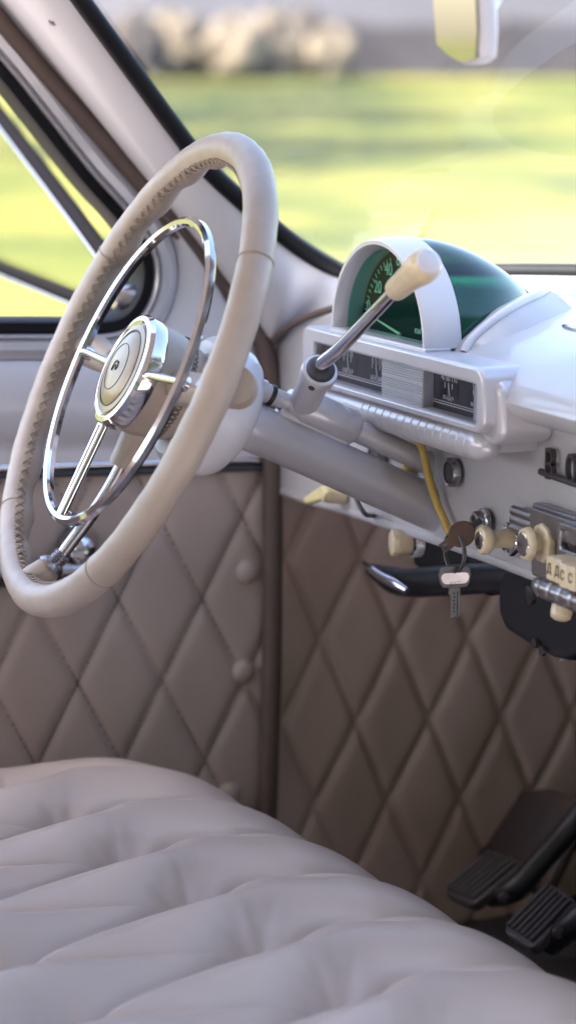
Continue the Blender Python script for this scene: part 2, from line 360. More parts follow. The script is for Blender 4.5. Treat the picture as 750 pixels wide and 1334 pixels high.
# pillar
def xs(y): return float(np.interp(y, [-30, 0, 220, 300, 358, 400], [-.615, -.62, -.642, -.652, -.662, -.66]))
PAIRS = [((-40, -50), (60, -50)), ((-12, -17), (83, -20)), ((13, 13), (108, 20)), ((100, 121), (182, 117)), ((192, 235), (256, 214)), ((250, 305), (301, 265)), ((300, 370), (338, 298)),
         ((338, 420), (372, 320)), ((355, 441), (393, 335)), ((380, 421), (418, 347)), ((410, 408), (438, 355)), ((450, 397), (463, 362)), ((520, 385), (528, 376))]
Lp = [P(*a, 0, -.69) if i < 9 else P(*a, 1, .262+.012*(i-8)) for i, (a, b) in enumerate(PAIRS)]
Sp = [P(*b, 0, xs(b[1])) if i < 11 else P(*b, 1, .335+.04*(i-11)) for i, (a, b) in enumerate(PAIRS)]
Ls = spline(Lp, 60); Ss = spline(Sp, 60)
gp = []
for k in range(60):
    row = []
    nv = nrm(np.cross(Ss[min(k+1, 59)]-Ss[max(k-1, 0)], Ss[k]-Ls[k])); nv = nv*np.sign(nv@(CAM-Ls[k]))
    ln = np.linalg.norm(Ss[k]-Ls[k])
    for j in range(15):
        t = j/14; row.append(Ls[k]*(1-t)+Ss[k]*t+nv*(.13*ln*(1-(2*t-1)**2)**.8+.0))
    wd_ = nrm(Ss[k]-Ls[k]); row.insert(0, Ls[k]-wd_*.003-nv*.003); row.insert(0, Ls[k]-wd_*.030-nv*.004); row.append(Ss[k]-nv*.015)
    gp.append(row)
Geo().grid(np.array(gp)).build('pillar', 'paint', body)
# screws on the pillar
for (x, y) in ((70, 27),):
    c = P(x, y, 0, -.652); ax = nrm(CAM-c)*.55+np.array([.35, -.1, .1]); ax = nrm(ax); c = c+ax*.009
    sc = Geo().lathe([(-.006, .0052), (0, .0052), (.0015, .0044), (.002, 0)], c, ax, 20).build('screw', 'dullchrome', body)
    up = nrm(np.cross(ax, X3)); sd_ = np.cross(ax, up)
    Geo().box(c+ax*.002, (.003, .0006, .0007), (up, sd_, ax)).box(c+ax*.002, (.003, .0006, .00071), (sd_, up, ax)).build('screw_slot', 'black', sc)
# windlace round the door opening, and the welt on the cowl
wl = [(-50, -32), (0, 29), (78, 119), (154, 203), (242, 310), (303, 388), (337, 436), (350, 480), (354, 560), (355, 700), (354, 850), (350, 1000), (347, 1090), (345, 1200)]
Geo().tube(spline([P(*q, 0, -.70) for q in wl], 120), .0098, 14).build('windlace', 'welt', body)
Geo().tube(spline([P(354, 446, 1, .255), P(378, 424, 1, .256), P(412, 408, 1, .262), P(450, 398, 1, .27), P(500, 390, 1, .29)], 40), .0035, 10).build('cowl_welt', 'welt', body)
# kick panel: quilted lattice from the photo's own crossings
def lattice(o, h, v, x):
    O, H, V = (P(*q, 0, x)[1:] for q in (o, h, v)); A = np.linalg.inv(np.array([H-O, V-O]).T)
    return lambda y, z: A@(np.array([y, z])-O)
def quilt(fn, y0, y1, z0, z1, ny, nz, x, amp, wid, noise=0):
    G_ = np.zeros((nz, ny, 3)); 
    for i, z in enumerate(np.linspace(z0, z1, nz)):
        for j, y in enumerate(np.linspace(y0, y1, ny)):
            p, q = fn(y, z); a = p+q; b = p-q
            da = abs(a-round(a))*2; db = abs(b-round(b))*2
            d = (1-math.exp(-da/wid))*(1-math.exp(-db/wid))
            ry = noise*(math.sin(31*z+9*y)+math.sin(47*y-19*z+1))
            G_[i, j] = (x+amp*d+ry, y, z)
    return G_
fk = lattice((420, 835), (518, 833), (411, 1051), -.72)
Geo().grid(quilt(fk, .225, .80, .295, .86, 200, 220, -.7275, .0088, .095, .0012)).build('kick_panel', 'kick', body, sharp=180)
# the rest of the shell round the seat: rear side, rear bulkhead
Geo().box((-.665, .318, .924), (.075, .05, .004)).build('sun_block_box', 'paint', body)  # hidden box added to stop sun leaking onto the kick panel
for sx_ in (-1,): Geo().box((.745*sx_, -1.36, .64), (.012, .92, .33)).build('rear_side_panel', 'quilt', body, bevel=.004)
Geo().box((0, -2.0, .68), (.72, .015, .37)).build('rear_bulkhead', 'quilt', body, bevel=.004)
gcw = []
for t in np.linspace(0, 1, 10):
    gcw.append([(x, (.325+.25*(1-min(abs(x)/.66, 1)**2.2))*(1-t)+.95*t, 1.0+.022*(1-min(1, abs(x)/.66)**2)-.006-.11*t-.05*t*(abs(x)/.72)**2) for x in np.linspace(-.72, .72, 41)])
Geo().grid(np.array(gcw)).build('bonnet_cowl', 'paint', body)
# toe plate and pedals' background
tpl = [P(681, 1024, 1, .56), P(712, 1022, 1, .56), P(747, 1040, 1, .56), P(775, 1070, 1, .555), P(700, 1190, 1, .50), P(622, 1101, 1, .515)]
tpl = [np.array(q) for q in (P(675, 1027, 1, .555), P(715, 1024, 1, .555), P(765, 1047, 1, .55), P(705, 1165, 1, .49), P(607, 1122, 1, .50))]
Geo().prism(tpl, (.0, .012, -.012)).build('toe_plate', 'redplate', body, bevel=.007)

# ================================================================== driver door
door = thing('driver_door', 'white driver door with stitched taupe diamond trim, chrome strip and three round buttons', 'car door', (-.71, 0, .42))
DX = -.70
fd = lattice((152, 780), (261, 779), (157, 994), -.72)
yr = P(346, 850, 0, -.715)[1]; zt = P(175, 604, 0, -.715)[2]
Geo().grid(quilt(fd, -.35, yr, .36, zt, 150, 130, -.7175, .0055, .10, .0006)).build('trim_panel', 'quilt', door, sharp=180)
# stitches along the diamonds
gs = Geo()
Hm = np.linalg.inv(np.array([fd(1, 0)-fd(0, 0), fd(0, 1)-fd(0, 0)]).T); O0 = fd(0, 0)
def back(p, q): return Hm@(np.array([p, q])-O0)
for fam in (0, 1):
    for c in range(-7, 8):
        for k in range(-420, 420):
            t0 = k*.0275; t1 = t0+.017
            pts = []
            for t in (t0, t1):
                p, q = ((t, c-t) if fam == 0 else (t, t-c)); pts.append(back(p, q))
            (ya, za), (yb, zb) = pts
            if -.2 < ya < yr-.004 and .38 < za < zt-.006 and yb < yr-.004 and zb < zt-.004:
                gs.tube([(-.7170, ya, za), (-.7158, (ya+yb)/2, (za+zb)/2), (-.7170, yb, zb)], .0009, 5)
gs.build('stitching', 'thread', door)
for (x, y, lb) in ((322, 745, None), (317, 875, None), (299, 1035, None)):
    c = P(x, y, 0, -.713)
    Geo().lathe([(-.006, .0118), (0, .0122), (.003, .0112), (.0055, .0085), (.007, .0045), (.0073, 0)], c, X3, 32).build('trim_button', 'quilt', door)
# chrome strip
p0 = P(-60, 611, 0, -.708); p1 = P(346, 599, 0, -.708)
Geo().tube([p0, p1], .0042, 14).build('chrome_strip', 'chrome', door)
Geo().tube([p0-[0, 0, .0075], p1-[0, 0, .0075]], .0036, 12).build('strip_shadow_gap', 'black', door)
# painted upper, cut round the window
win = spline([P(*q, 0, DX) for q in [(-60, 38), (0, 106), (40, 156), (106, 239), (150, 288), (172, 317), (183, 345), (182, 372), (172, 396), (155, 412), (130, 417), (75, 417), (0, 417), (-60, 418)]], 150)
def offset(path, d, dx=0):
    """push the opening outwards in the door plane"""
    T = np.gradient(path, axis=0); T /= np.linalg.norm(T, axis=1)[:, None]
    N = np.stack([np.zeros(len(T)), T[:, 2]*-1, T[:, 1]], 1); N[:] = N*1.0
    ctr = np.array([DX, -.05, 1.02]); sgn = np.sign(((path-ctr)*N).sum(1).mean())
    q = path+N*d*sgn; q[:, 0] += dx; return q
Geo().grid(np.array([offset(win, -.001, -.03), offset(win, 0, 0), offset(win, .002, .004), offset(win, .010, .005), offset(win, .0125, .001), offset(win, .0126, -.02)])).build('window_seal', 'seal', door)
Geo().grid(np.array([offset(win, .012, -.01), offset(win, .0127, .003), offset(win, .0155, .006), offset(win, .0175, .002), offset(win, .018, .001), offset(win, .020, .005), offset(win, .027, .0065), offset(win, .034, .003), offset(win, .040, -.004), offset(win, .041, -.02)])).build('window_frame', 'silver', door)
# upper skin: below and ahead of the window
sk = []
low = np.array([P(x, y, 0, DX) for x, y in [(-60, 612), (346, 600)]])
o2 = offset(win, .038, 0)
i0 = int(np.argmax(o2[:, 1]))
edge = o2[i0-22:]
n = len(edge)
outer = spline([P(*q, 0, DX) for q in [(268, 352), (300, 393), (330, 436), (345, 480), (347, 560), (346, 599), (300, 601), (200, 604), (100, 608), (0, 610), (-60, 612)]], n)
rows = []
for t in np.linspace(0, 1, 16):
    q = edge*(1-t)+outer*t; q[:, 0] += .012*math.sin(math.pi*min(1, t*1.25))**.7*(1 if t < .8 else 1)-.006*t
    rows.append(q)
e0 = edge.copy(); e0[:, 0] -= .02; rows.insert(0, e0)
Geo().grid(np.array(rows)).build('upper_panel', 'paint', door)
# inside handle under the wheel
c = P(107, 716, 0, -.70)
hd = Geo().lathe([(-.02, .0205), (-.008, .02), (0, .0175), (.008, .0125), (.0125, .006), (.0135, 0)], c, X3, 36).build('door_handle', 'chrome', door)
hp = [P(x, y, 0, -.69) for x, y in [(122, 735), (105, 742), (60, 743), (20, 744), (-30, 745)]]
Geo().tube(spline(hp, 24), .0062, 14).build('handle_lever', 'dullchrome', hd)
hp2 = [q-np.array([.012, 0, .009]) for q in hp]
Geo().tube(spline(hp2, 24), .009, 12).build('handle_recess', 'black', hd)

# ---------------- vent window, swung open
vent = thing('vent_window', 'open quarter light window with black and chrome frame bars in front of the lawn', 'vent window', P(172, 400, 1, .13))
VY = .13
b1 = [P(*q, 1, VY) for q in [(176, 385), (100, 281), (0, 150), (-70, 58)]]
b2 = [P(*q, 1, VY) for q in [(170, 420), (140, 404), (70, 375), (0, 347), (-70, 318)]]
o_ = np.array([0, .006, -.0065])
Geo().tube(spline(b1, 30), .0078, 12).build('frame_bar', 'ventblack', vent)
Geo().tube(spline([q+[0, -.002, -.0105] for q in b1], 30), .0030, 12).build('chrome_bar', 'dullchrome', vent)
Geo().tube(spline(b2, 30), .0064, 12).build('frame_bar', 'ventblack', vent)
Geo().tube(spline([q+[0, -.002, -.0085] for q in b2], 30), .0026, 12).build('chrome_bar', 'dullchrome', vent)
gl = [np.array(b1[0]), np.array(b1[3]), np.array(b2[4]), np.array(b2[1])]
Geo().prism([q+[0, .006, 0] for q in gl], (0, .003, 0)).build('pane', 'vent', vent)
c = P(172, 388, 0, -.715)
Geo().lathe([(-.05, .012), (0, .0125), (.006, .011), (.010, .006), (.011, 0)], c, nrm([1, -.2, .1]), 28, ry=1.5).build('pivot', 'dullchrome', vent)

# ================================================================== windscreen
scr = thing('windscreen', 'curved windscreen glass with black rubber seal above the dashboard', 'windscreen', (0, .4, 1.0))
def base_y(x): return .325+.25*(1-np.minimum(abs(x)/.66, 1)**2.2)
def base_z(x): return 1.0+.022*(1-(abs(x)/.66)**2)
LE = spline([P(*q, 0, xs(q[1])) for q in [(459, 357), (420, 338), (369, 302), (330, 268), (275, 219), (195, 114), (122, 14), (70, -58), (20, -130)]], 40)
gw = []
for k in range(40):
    t = k/39; L = LE[k]; row = []
    for s in np.linspace(0, 1, 61):
        x = L[0]*(1-2*s); b = 1-abs(2*s-1)**2.2
        row.append((x, L[1]+b*(.25*(1-t)+.20*t), L[2]+.022*b*(1-t)+.03*b*t))
    gw.append(row)
gw = np.array(gw)
Geo().grid(gw).build('glass', 'screen', scr)
per = list(gw[::-1, 0])+list(gw[0, 1:-1])+list(gw[:, -1])
per = np.array([p for p in per]); per = spline(per[::3], 220)
inn = per.copy()
Geo().tube(per+[0, -.004, 0], .0088, 12).build('seal', 'seal', scr)

# ================================================================== dashboard
dash = thing('dashboard', 'white painted metal dashboard with domed speedometer, gauges and chrome lettering', 'dashboard', (-.2, .26, .8))
FY = .262
top = [P(*q, 1, FY) for q in [(356, 452), (362, 442), (378, 428), (410, 411), (450, 401)]]
bot = [P(*q, 1, FY) for q in [(690, 747), (640, 728), (560, 700), (500, 681), (450, 664), (400, 650), (364, 638), (357, 628)]]
panel = [*top, np.array([-.45, FY, .985]), np.array([-.36, FY, .985]), np.array([-.30, FY, .955]), np.array([.6, FY, .955]), np.array([.6, FY, .806]), *bot]
Geo().prism(panel, (0, .02, 0)).build('panel', 'dashpaint', dash, bevel=.004)
# rolled lower lip
lip = [q+np.array([0, .004, -.001]) for q in ([np.array([.6, FY, .806])]+bot[:-1])]
Geo().tube(spline(lip, 60), .0055, 12).build('lower_lip', 'dashpaint', dash)
# upper brow, swept along the car
prof = [(.0, .0), (.006, .001), (.020, -.001), (.025, -.008), (.029, -.009), (.034, -.006)]
gt = []
for x in np.linspace(-.60, .62, 90):
    yb = base_y(x); zb = base_z(x); row = []
    for dy, dz in prof: row.append((x, yb-.004-dy, zb-.003+dz))
    y1 = yb-.041
    fr = min(1, max(0, (x+.56)/.16)); yn = .219 if x > -.30 else .262
    for t, z in ((.0, 1.003), (.3, 1.004), (.5, 1.002), (.66, .997), (.78, .990), (.88, .980), (.95, .968), (.99, .955), (1.0, .945), (.985, .936), (.94, .930), (.86, .927), (.72, .926)):
        yy = y1+(yn-y1)*t
        zz = z-.010+.010*t**4+(zb-1.0)*(1-t)*.6
        row.append((x, yy, zz))
    gt.append(row)
Geo().grid(np.array(gt)).build('brow', 'dashpaint', dash)
# bead running back beside the dome
gt = np.array(gt)
def top_z(x, y):
    i = int(np.argmin(abs(gt[:, 0, 0]-x))); r_ = gt[i][:14]; o = np.argsort(r_[:, 1]); return float(np.interp(y, r_[o, 1], r_[o, 2]))
bead = spline([P(605, 459, 0, -.268), P(613, 444, 0, -.270), P(632, 426, 0, -.272), P(657, 407, 0, -.276), P(686, 391, 0, -.292), P(716, 378, 0, -.318)], 40)
Geo().tube(bead, [.0042]*32+[.0041, .004, .0038, .0035, .003, .0025, .002, .0012], 12).build('bead', 'paint', dash)
fg = []
for k in range(40):
    c = bead[k]; T = nrm(bead[min(k+1, 39)]-bead[max(k-1, 0)]); O_ = nrm(np.array([T[1], -T[0], 0])); h = 1-.5*k/39
    fg.append([c-O_*.022-Z3*.004, c-O_*.010+Z3*.0005, c, c+O_*.008*h-Z3*.003*h, c+O_*.022*h-Z3*.012*h, c+O_*.045*h-Z3*.03*h])
Geo().grid(np.array(fg)).build('dome_fairing', 'dashpaint', dash)
# ---- speedometer dome
PX, PZ = -.371, .9725
def arch(a, b, y, n=48, z0=0.0):
    return [(PX-a*math.cos(math.pi*k/n), y, PZ+z0+b*math.sin(math.pi*k/n)) for k in range(n+1)]
pod = Geo().grid(np.array([arch(.0855, .077, .214), arch(.087, .0785, .2105), arch(.0900, .0815, .2105), arch(.0915, .0828, .214), arch(.0925, .084, .222), arch(.0925, .0845, .234), arch(.0918, .0843, .243), arch(.0895, .082, .245)])).build('speedometer_housing', 'paint', dash)
Geo().grid(np.array([arch(.0860, .0775, .2125), arch(.083, .0745, .220), arch(.0815, .073, .238)])).build('inner_rim', 'silver', pod)
dm = [arch(.0905-.0005, .0835, .240)]
for t in np.linspace(0, 1, 16): dm.append(arch(.0902*(1-.80*t**2.2), .0832*(1-.62*t**1.8), .245+.112*t))
Geo().grid(np.array(dm)).build('dome_glass', 'domeglass', pod)
Geo().add([(PX, .236, PZ)]+arch(.083, .0745, .236), [(0, k+1, k+2) for k in range(48)]).build('dial', 'dial', pod)
Geo().add([(PX, .2225, PZ)]+arch(.0835, .075, .2225), [(0, k+1, k+2) for k in range(48)]).build('front_glass', 'podglass', pod)
gd = Geo()
for txt, x, y in (('0', 480, 399), ('20', 492, 374), ('40', 506, 351), ('60', 521, 339)):
    gd.text(txt, .0155, P(x, y, 1, .2345), X3*.95, Z3, .0003)
for k in range(0, 25):
    a = R(176-5.2*k); r1 = .066; 
    if k < 14: gd.box((PX+r1*1.1*math.cos(a), .2348, PZ+r1*math.sin(a)), (.0004, .0004, .0022), ((-math.sin(a), 0, math.cos(a)), Y3, (math.cos(a), 0, math.sin(a))))
Geo().text('км/час', .008, P(549, 432, 1, .2345), X3, Z3, .0002).build('dial_lettering', 'cardmark', pod)
gd.build('dial_numbers', 'cardmark', pod)
# needle
nd = Geo().tube([(PX, .2335, PZ+.002), (PX-.058, .2335, PZ+.012)], [.0014, .0006], 8).build('needle', 'cream', pod)
# sill ledges below the dome
HX0, HX1 = -.508, -.166
Geo().box(((PX), .222, .9705), (.093, .012, .003)).build('dome_sill', 'silver', dash, bevel=.0015)
# ---- gauge housing
HY = .203
hz0, hz1 = .919, .9705
w1 = [P(432, 440, 1, HY), P(488, 524, 1, HY)]; w2 = [P(541, 474, 1, HY), P(619, 552, 1, HY)]
wz1 = .957; wz0 = .9255
xl0, xl1, xr0, xr1 = -.478, P(489, 490, 1, HY)[0], P(541, 500, 1, HY)[0], P(619, 520, 1, HY)[0]
hs = Geo().ring(rrect(HX0, HX1, hz0, hz1, .012, HY, 8), rrect(xl0-.004, xr1, wz0, wz1, .004, HY, 8), (0, .058, 0)).build('gauge_housing', 'silver', dash, bevel=.004, seg=4)
Geo().box(((xl1+xr0)/2, HY+.020, (wz0+wz1)/2), ((xr0-xl1)/2+.001, .014, (wz1-wz0)/2+.0005)).build('ribbed_plate', 'dashpaint', hs, bevel=.001)
gq = Geo()
for k, z in enumerate([.9545, .9525, .9505, .9485, .9465, .9425, .9405, .9385, .9365, .9325, .9305, .9285]):
    gq.tube([(xl1, HY+.0060, z), (xr0, HY+.0060, z)], .00055, 8)
gq.build('plate_ribs', 'greypaint', hs)
for nm, (x0, x1), tx in (('l', (xl0, xl1), (('20 0 20', .28, .006, .8), ('0 ½ П', .75, .006, .8), ('АМПЕР', .28, .0055, .32), ('БЕНЗИН', .76, .0055, .32))), ('r', (xr0, xr1), (('40 80 110', .28, .006, .84), ('0 2 5', .75, .0065, .84), ('ВОДА', .27, .0058, .36), ('МАСЛО', .76, .0055, .36)))):
    wd = x1-x0; hh = wz1-wz0
    gb = Geo().box(((x0+x1)/2, HY+.018, (wz0+wz1)/2), (wd/2+.002, .002, hh/2+.002)).build('gauge_card', 'card', hs)
    gm = Geo()
    for s, fx, sz, fz in tx: gm.text(s, sz*1.15, (x0+wd*fx, HY+.0155, wz0+hh*fz), X3, Z3, .0001)
    gm.box((x0+wd/2, HY+.0157, wz0+hh*.16), (wd/2, .0003, .0004)).box((x0+wd/2, HY+.0157, wz0+hh*.22), (wd/2, .0003, .0003))
    for cx in (.28, .75):
        for k in range(3): gm.box((x0+wd*(cx-.06+.06*k), HY+.0152, wz0+hh*.66), (.0004, .0003, .0022))
        gm.box((x0+wd*(cx+.01), HY+.0149, wz0+hh*.56), (.0005, .0003, .005), ((.97, 0, .2), Y3, (-.2, 0, .97)))
    gm.build('gauge_marks', 'cardmark', gb)
    for cx in (.28, .75): Geo().box((x0+wd*cx, HY+.0156, wz0+hh*.56), (wd*.15, .0003, hh*.16)).build('gauge_slot', 'blackpaint', gb)
    Geo().box(((x0+x1)/2, HY+.007, (wz0+wz1)/2), (wd/2, .0008, hh/2)).build('gauge_glass', 'gauge', hs)
    for z in (wz0, wz1): pass
# scalloped roll below the gauges
gr_ = Geo(); n_ = 620; xsr = np.linspace(HX0+.01, -.178, n_); rad = []
for i, x in enumerate(xsr):
    ph = ((x-xsr[0])/.0135) % 1; e_ = min(i, n_-1-i)/36
    rr = .0132*(1 if x < -.40 or x > -.195 else (1-.075*(abs(2*ph-1)**14)))
    rad.append(rr*math.sqrt(max(0, 1-(1-min(1, e_))**2))+.0004)
gr_.tube([(x, .219, .9065) for x in xsr], rad, 22).build('scalloped_roll', 'silver', hs, sharp=60)
Geo().box((-.343, .243, .9105), (.160, .022, .010)).build('roll_base', 'silver', hs, bevel=.004)
# right end block of the housing, stepping down
Geo().prism(rrect(-.206, -.1585, .910, .962, .014, .214, 8), (0, .05, 0)).build('end_block', 'silver', hs, bevel=.006, seg=4)
# ---- lettering
gl_ = Geo()
LX = np.array([1., 0, 0]); zB = P(728, 612, 1, .255)[2]
gl_.text('В', .036, P(727, 611, 1, .256)-[.012, 0, 0], X3*.62, Z3*.92, .004)
c1 = P(703, 613, 1, .256); 
gl_.text('О', .036, P(752, 617, 1, .256)-[.008, 0, 0], X3*.62, Z3*.92, .004)
gl_.tube([P(704, 614, 1, .256), P(716, 619, 1, .256)+[0, 0, 0], P(745, 629, 1, .256), P(775, 640, 1, .256)], .0028, 10)
gl_.build('lettering', 'darkletter', dash)
# ---- rubber plugs
for (x, y) in ((591, 615), (493, 595)):
    c = P(x, y, 1, .258); pl = Geo().lathe([(0, .0128), (.004, .0125), (.0062, .0112), (.0055, .0095), (.003, .009)], c, -Y3, 30, caps=False).build('plug_ring', 'dullchrome', dash)
    Geo().lathe([(0, .0095), (.004, .0092), (.0055, .007), (.006, 0)], c, -Y3, 24).build('plug', 'black', pl)
# ---- ignition lock
ck = P(632, 680, 1, .258)
lk = Geo().lathe([(0, .0118), (.003, .0118), (.004, .0108), (.0045, .0098), (.0095, .0092), (.0105, .0084), (.0108, .006), (.009, .0055)], ck, nrm([-.06, -1, .02]), 36).build('ignition_lock', 'dullchrome', dash)
Geo().lathe([(.0088, .0058), (.0098, .0052), (.010, 0)], ck, nrm([-.06, -1, .02]), 24).build('lock_core', 'blackpaint', lk)
Geo().lathe([(0, .0022), (.0009, .0022), (.001, 0)], ck+np.array([.0098, -.003, .005]), nrm([.5, -.8, .2]), 12).build('lock_dimple', 'black', lk)
# ---- pull knob with chrome collar
ck = P(667, 702, 1, .258); ax = nrm([-.03, -1, .03])
kn = Geo().lathe([(.001, .0080), (.005, .0076), (.010, .0068), (.015, .0066), (.0185, .0076), (.0205, .0100), (.0225, .0114), (.026, .0115), (.0285, .0106), (.0295, .0085)], ck, ax, 36).build('pull_knob', 'cream', dash)
Geo().lathe([(.029, .0076), (.0298, .0072), (.0302, .0055), (.0300, 0)], ck, ax, 28).build('knob_cap', 'chrome', kn)
Geo().lathe([(-.001, .0145), (.002, .0143), (.004, .0132), (.003, .0112), (.001, .0105)], ck, ax, 36, caps=False).build('collar', 'chrome', kn)
# ---- hexagonal cream knob and its bracket, hung below the panel
cx = P(545, 706, 1, .275)
br = Geo().lathe([(.0, .0135), (.006, .0135), (.008, .012), (.006, .0095), (.002, .009)], cx, -Y3, 30, caps=False).tube([cx+[0, .002, .012], cx+[.002, .01, .03]], .006, 10).build('choke_bracket', 'silver', dash)
hx = Geo().lathe([(.006, .0085), (.009, .0108), (.016, .0108), (.018, .0118), (.021, .0122), (.024, .0115), (.0252, .0098)], cx, nrm([-.25, -1, .0]), 36, wave=lambda t: .05*math.cos(6*t)).build('choke_knob', 'cream', br)
Geo().lathe([(-.004, .004), (.014, .004)], cx, nrm([-.25, -1, .0]), 12).build('choke_stem', 'dullchrome', br)
# ---- cream toggle lever at the left of the column
c = P(434, 646, 1, .25)
tg = Geo().lathe([(-.012, .0065), (.004, .007), (.010, .0062), (.011, .004)], c, nrm([-.2, -1, .1]), 24).build('toggle_switch', 'cream', dash)
Geo().prism([P(393, 649, 1, .235), P(396, 658, 1, .235), P(424, 650, 1, .240), P(425, 641, 1, .240), P(418, 632, 1, .24)], (0, .010, 0)).build('toggle_lever', 'yellowcream', tg, bevel=.0025)
# chrome spear on the right upper dash
Geo().tube(spline([P(733, 424, 1, .26), P(745, 427, 1, .255), P(775, 434, 1, .25)], 12), [.0015, .0025, .003]+[.003]*9, 10).build('chrome_spear', 'chrome', dash)

# ================================================================== radio
rad_ = thing('car_radio', 'dull chrome dashboard radio with cream push buttons and ribbed ledge', 'radio', P(735, 745, 1, .25))
RY = .258
def rp(x, y, yy=RY): return P(x, y, 1, yy)
fx0 = rp(703, 690)[0]; fz1 = rp(720, 658)[2]; fz0 = rp(700, 747)[2]
Geo().prism(rrect(fx0, .16, fz0, fz1, .004, RY, 4), (0, -.008, 0)).build('face_plate', 'dullchrome', rad_, bevel=.002)
for k in range(3):
    z = rp(688, 668+11*k)[2]; Geo().tube([(rp(676, 665)[0], RY-.005, z), (fx0+.002, RY-.005, z)], .0042, 12).build('side_rib', 'dullchrome', rad_)
Geo().prism(rrect(fx0+.004, .15, fz1-.022, fz1-.003, .003, RY-.0078, 4), (0, -.004, 0)).build('upper_step', 'dullchrome', rad_, bevel=.0015)
dx0 = rp(731, 700, RY-.012)[0]; dz1 = rp(735, 680, RY-.012)[2]; dz0 = rp(735, 722, RY-.012)[2]
dl = Geo().ring(rrect(dx0, .13, dz0, dz1, .004, RY-.009, 5), rrect(dx0+.005, .125, dz0+.005, dz1-.005, .002, RY-.009, 5), (0, -.007, 0)).build('dial_frame', 'dullchrome', rad_, bevel=.0012)
Geo().box(((dx0+.13)/2, RY-.0095, (dz0+dz1)/2), ((.13-dx0)/2-.004, .001, (dz1-dz0)/2-.004)).build('tuning_scale', 'blackpaint', dl)
ga = Geo()
for k in range(14):
    for r_ in range(3): ga.box((dx0+.010+.006*k, RY-.0108, dz0+.008+.0048*r_), (.0012 if (k+r_) % 3 else .002, .0002, .0006))
ga.build('scale_marks', 'amber', dl)
# ledge and buttons
lz = rp(700, 757, .24)[2]; lx0 = rp(694, 755, .24)[0]
gl2 = Geo(); xx = np.linspace(lx0, .16, 160); rr = []
for i, x in enumerate(xx): rr.append(.0088*(1-.13*abs(2*(((x-lx0)/.0165) % 1)-1)**8)*math.sqrt(max(0, 1-(1-min(1, (i+1)/9))**2))+.0003)
gl2.tube([(x, .243, lz-.004) for x in xx], rr, 20).build('ribbed_ledge', 'dullchrome', rad_, sharp=60)
bx = rp(713, 745, .226)[0]; bz = rp(722, 742, .226)[2]
LETT = ['Д', 'Д', 'С', 'С', 'К', 'К']
for k in range(3):
    x0 = bx+.0265*k; oo = 0.0 if k == 0 else -.004
    gb = Geo()
    for q in range(2): gb.box((x0+.0060+.0118*q, .237+oo, bz), (.0056, .013, .0092))
    kb = gb.build('push_button', 'cream', rad_, bevel=.0016)
    gx = Geo()
    for q in range(2): gx.text(LETT[2*k+q], .0105, (x0+.0060+.0118*q, .2237+oo, bz), X3*.8, Z3, .0002)
    gx.build('button_letter', 'letterblack', kb)
# tuning knob: ring behind, knob in front
ck = P(712, 707, 1, RY-.008); ax = nrm([-.03, -1, .02])
k1 = Geo().lathe([(.0, .0150), (.003, .0154), (.0055, .0148), (.007, .0122), (.0075, .007)], ck, ax, 48, wave=lambda t: .035*math.cos(9*t)).build('tuning_ring', 'cream', rad_)
Geo().lathe([(.006, .0062), (.010, .0060), (.012, .0070), (.0132, .0112), (.015, .0130), (.018, .0129), (.020, .0118), (.0207, .0105)], ck, ax, 48, wave=lambda t: .03*math.cos(9*t)).build('tuning_knob', 'cream', k1)
Geo().lathe([(.0205, .0098), (.0212, .0094), (.0217, .0075), (.0215, 0)], ck, ax, 28).build('knob_cap', 'chrome', k1)
# small lamp and nut under the ledge
c = P(734, 779, 1, .255)
lm = Geo().lathe([(-.014, .0085), (-.002, .009), (.004, .0095), (.006, .0085)], c, nrm([.35, -.35, -.85]), 28).build('map_lamp', 'chrome', rad_)
Geo().lathe([(.005, .0082), (.012, .0086), (.016, .0078), (.018, .005), (.0185, 0)], c, nrm([.35, -.35, -.85]), 28).build('lamp_lens', 'cream', lm)
c = P(693, 775, 1, .28)
Geo().lathe([(0, .008), (.004, .008), (.005, .006)], c, -Y3, 20).build('side_screw', 'blackpaint', rad_)

# ================================================================== steering
CEN = np.array([-.3819, -.0042, .9530]); CD = nrm([.0498, .8995, -.4341])   # hub centre, direction down the column
ND = -CD; E1 = nrm(X3-CD*(X3@CD)); E2 = np.cross(ND, E1)
def wp(r, deg, off=0.0):
    a = R(deg); return CEN+r*(math.cos(a)*E1+math.sin(a)*E2)+ND*off
RR, RT = .1985, .0136
sw = thing('steering_wheel', 'beige leather wrapped steering wheel with chrome horn ring and domed hub', 'steering wheel', CEN)
nT, nP = 360, 28
G_ = np.zeros((nT, nP, 3))
for i in range(nT):
    th = 360*i/nT; c = wp(RR, th); rd = math.cos(R(th))*E1+math.sin(R(th))*E2
    lob = .5+.5*math.cos(R(th)*22)
    for j in range(nP):
        ph = 2*math.pi*j/nP; dirn = math.cos(ph)*rd+math.sin(ph)*ND
        wv = max(0, math.cos(ph-math.pi-.75*1))**2      # finger grips on the inner face away from the driver
        G_[i, j] = c+dirn*(RT+.0042*(lob-.5)*wv+.0002*math.sin(th*.31)+.00015*math.sin(th*.9+2*ph))
rim = Geo().grid(G_, True, True).build('rim', 'leather', sw)
gs = Geo()
def surf(th, ph, r): 
    rd = math.cos(R(th))*E1+math.sin(R(th))*E2
    return wp(RR, th)+(math.cos(ph)*rd+math.sin(ph)*ND)*r
PH0 = math.pi-.25
for k in range(120):
    th = k*3.0
    for sg in (-1, 1):
        pts = [surf(th+sg*u*1.15, PH0+u*.26, RT+.0009*(1-abs(u))+.0005) for u in (-1, -.5, 0, .5, 1)]
        gs.tube(pts, .0009, 5)
gs.build('stitching', 'lightthread', rim)
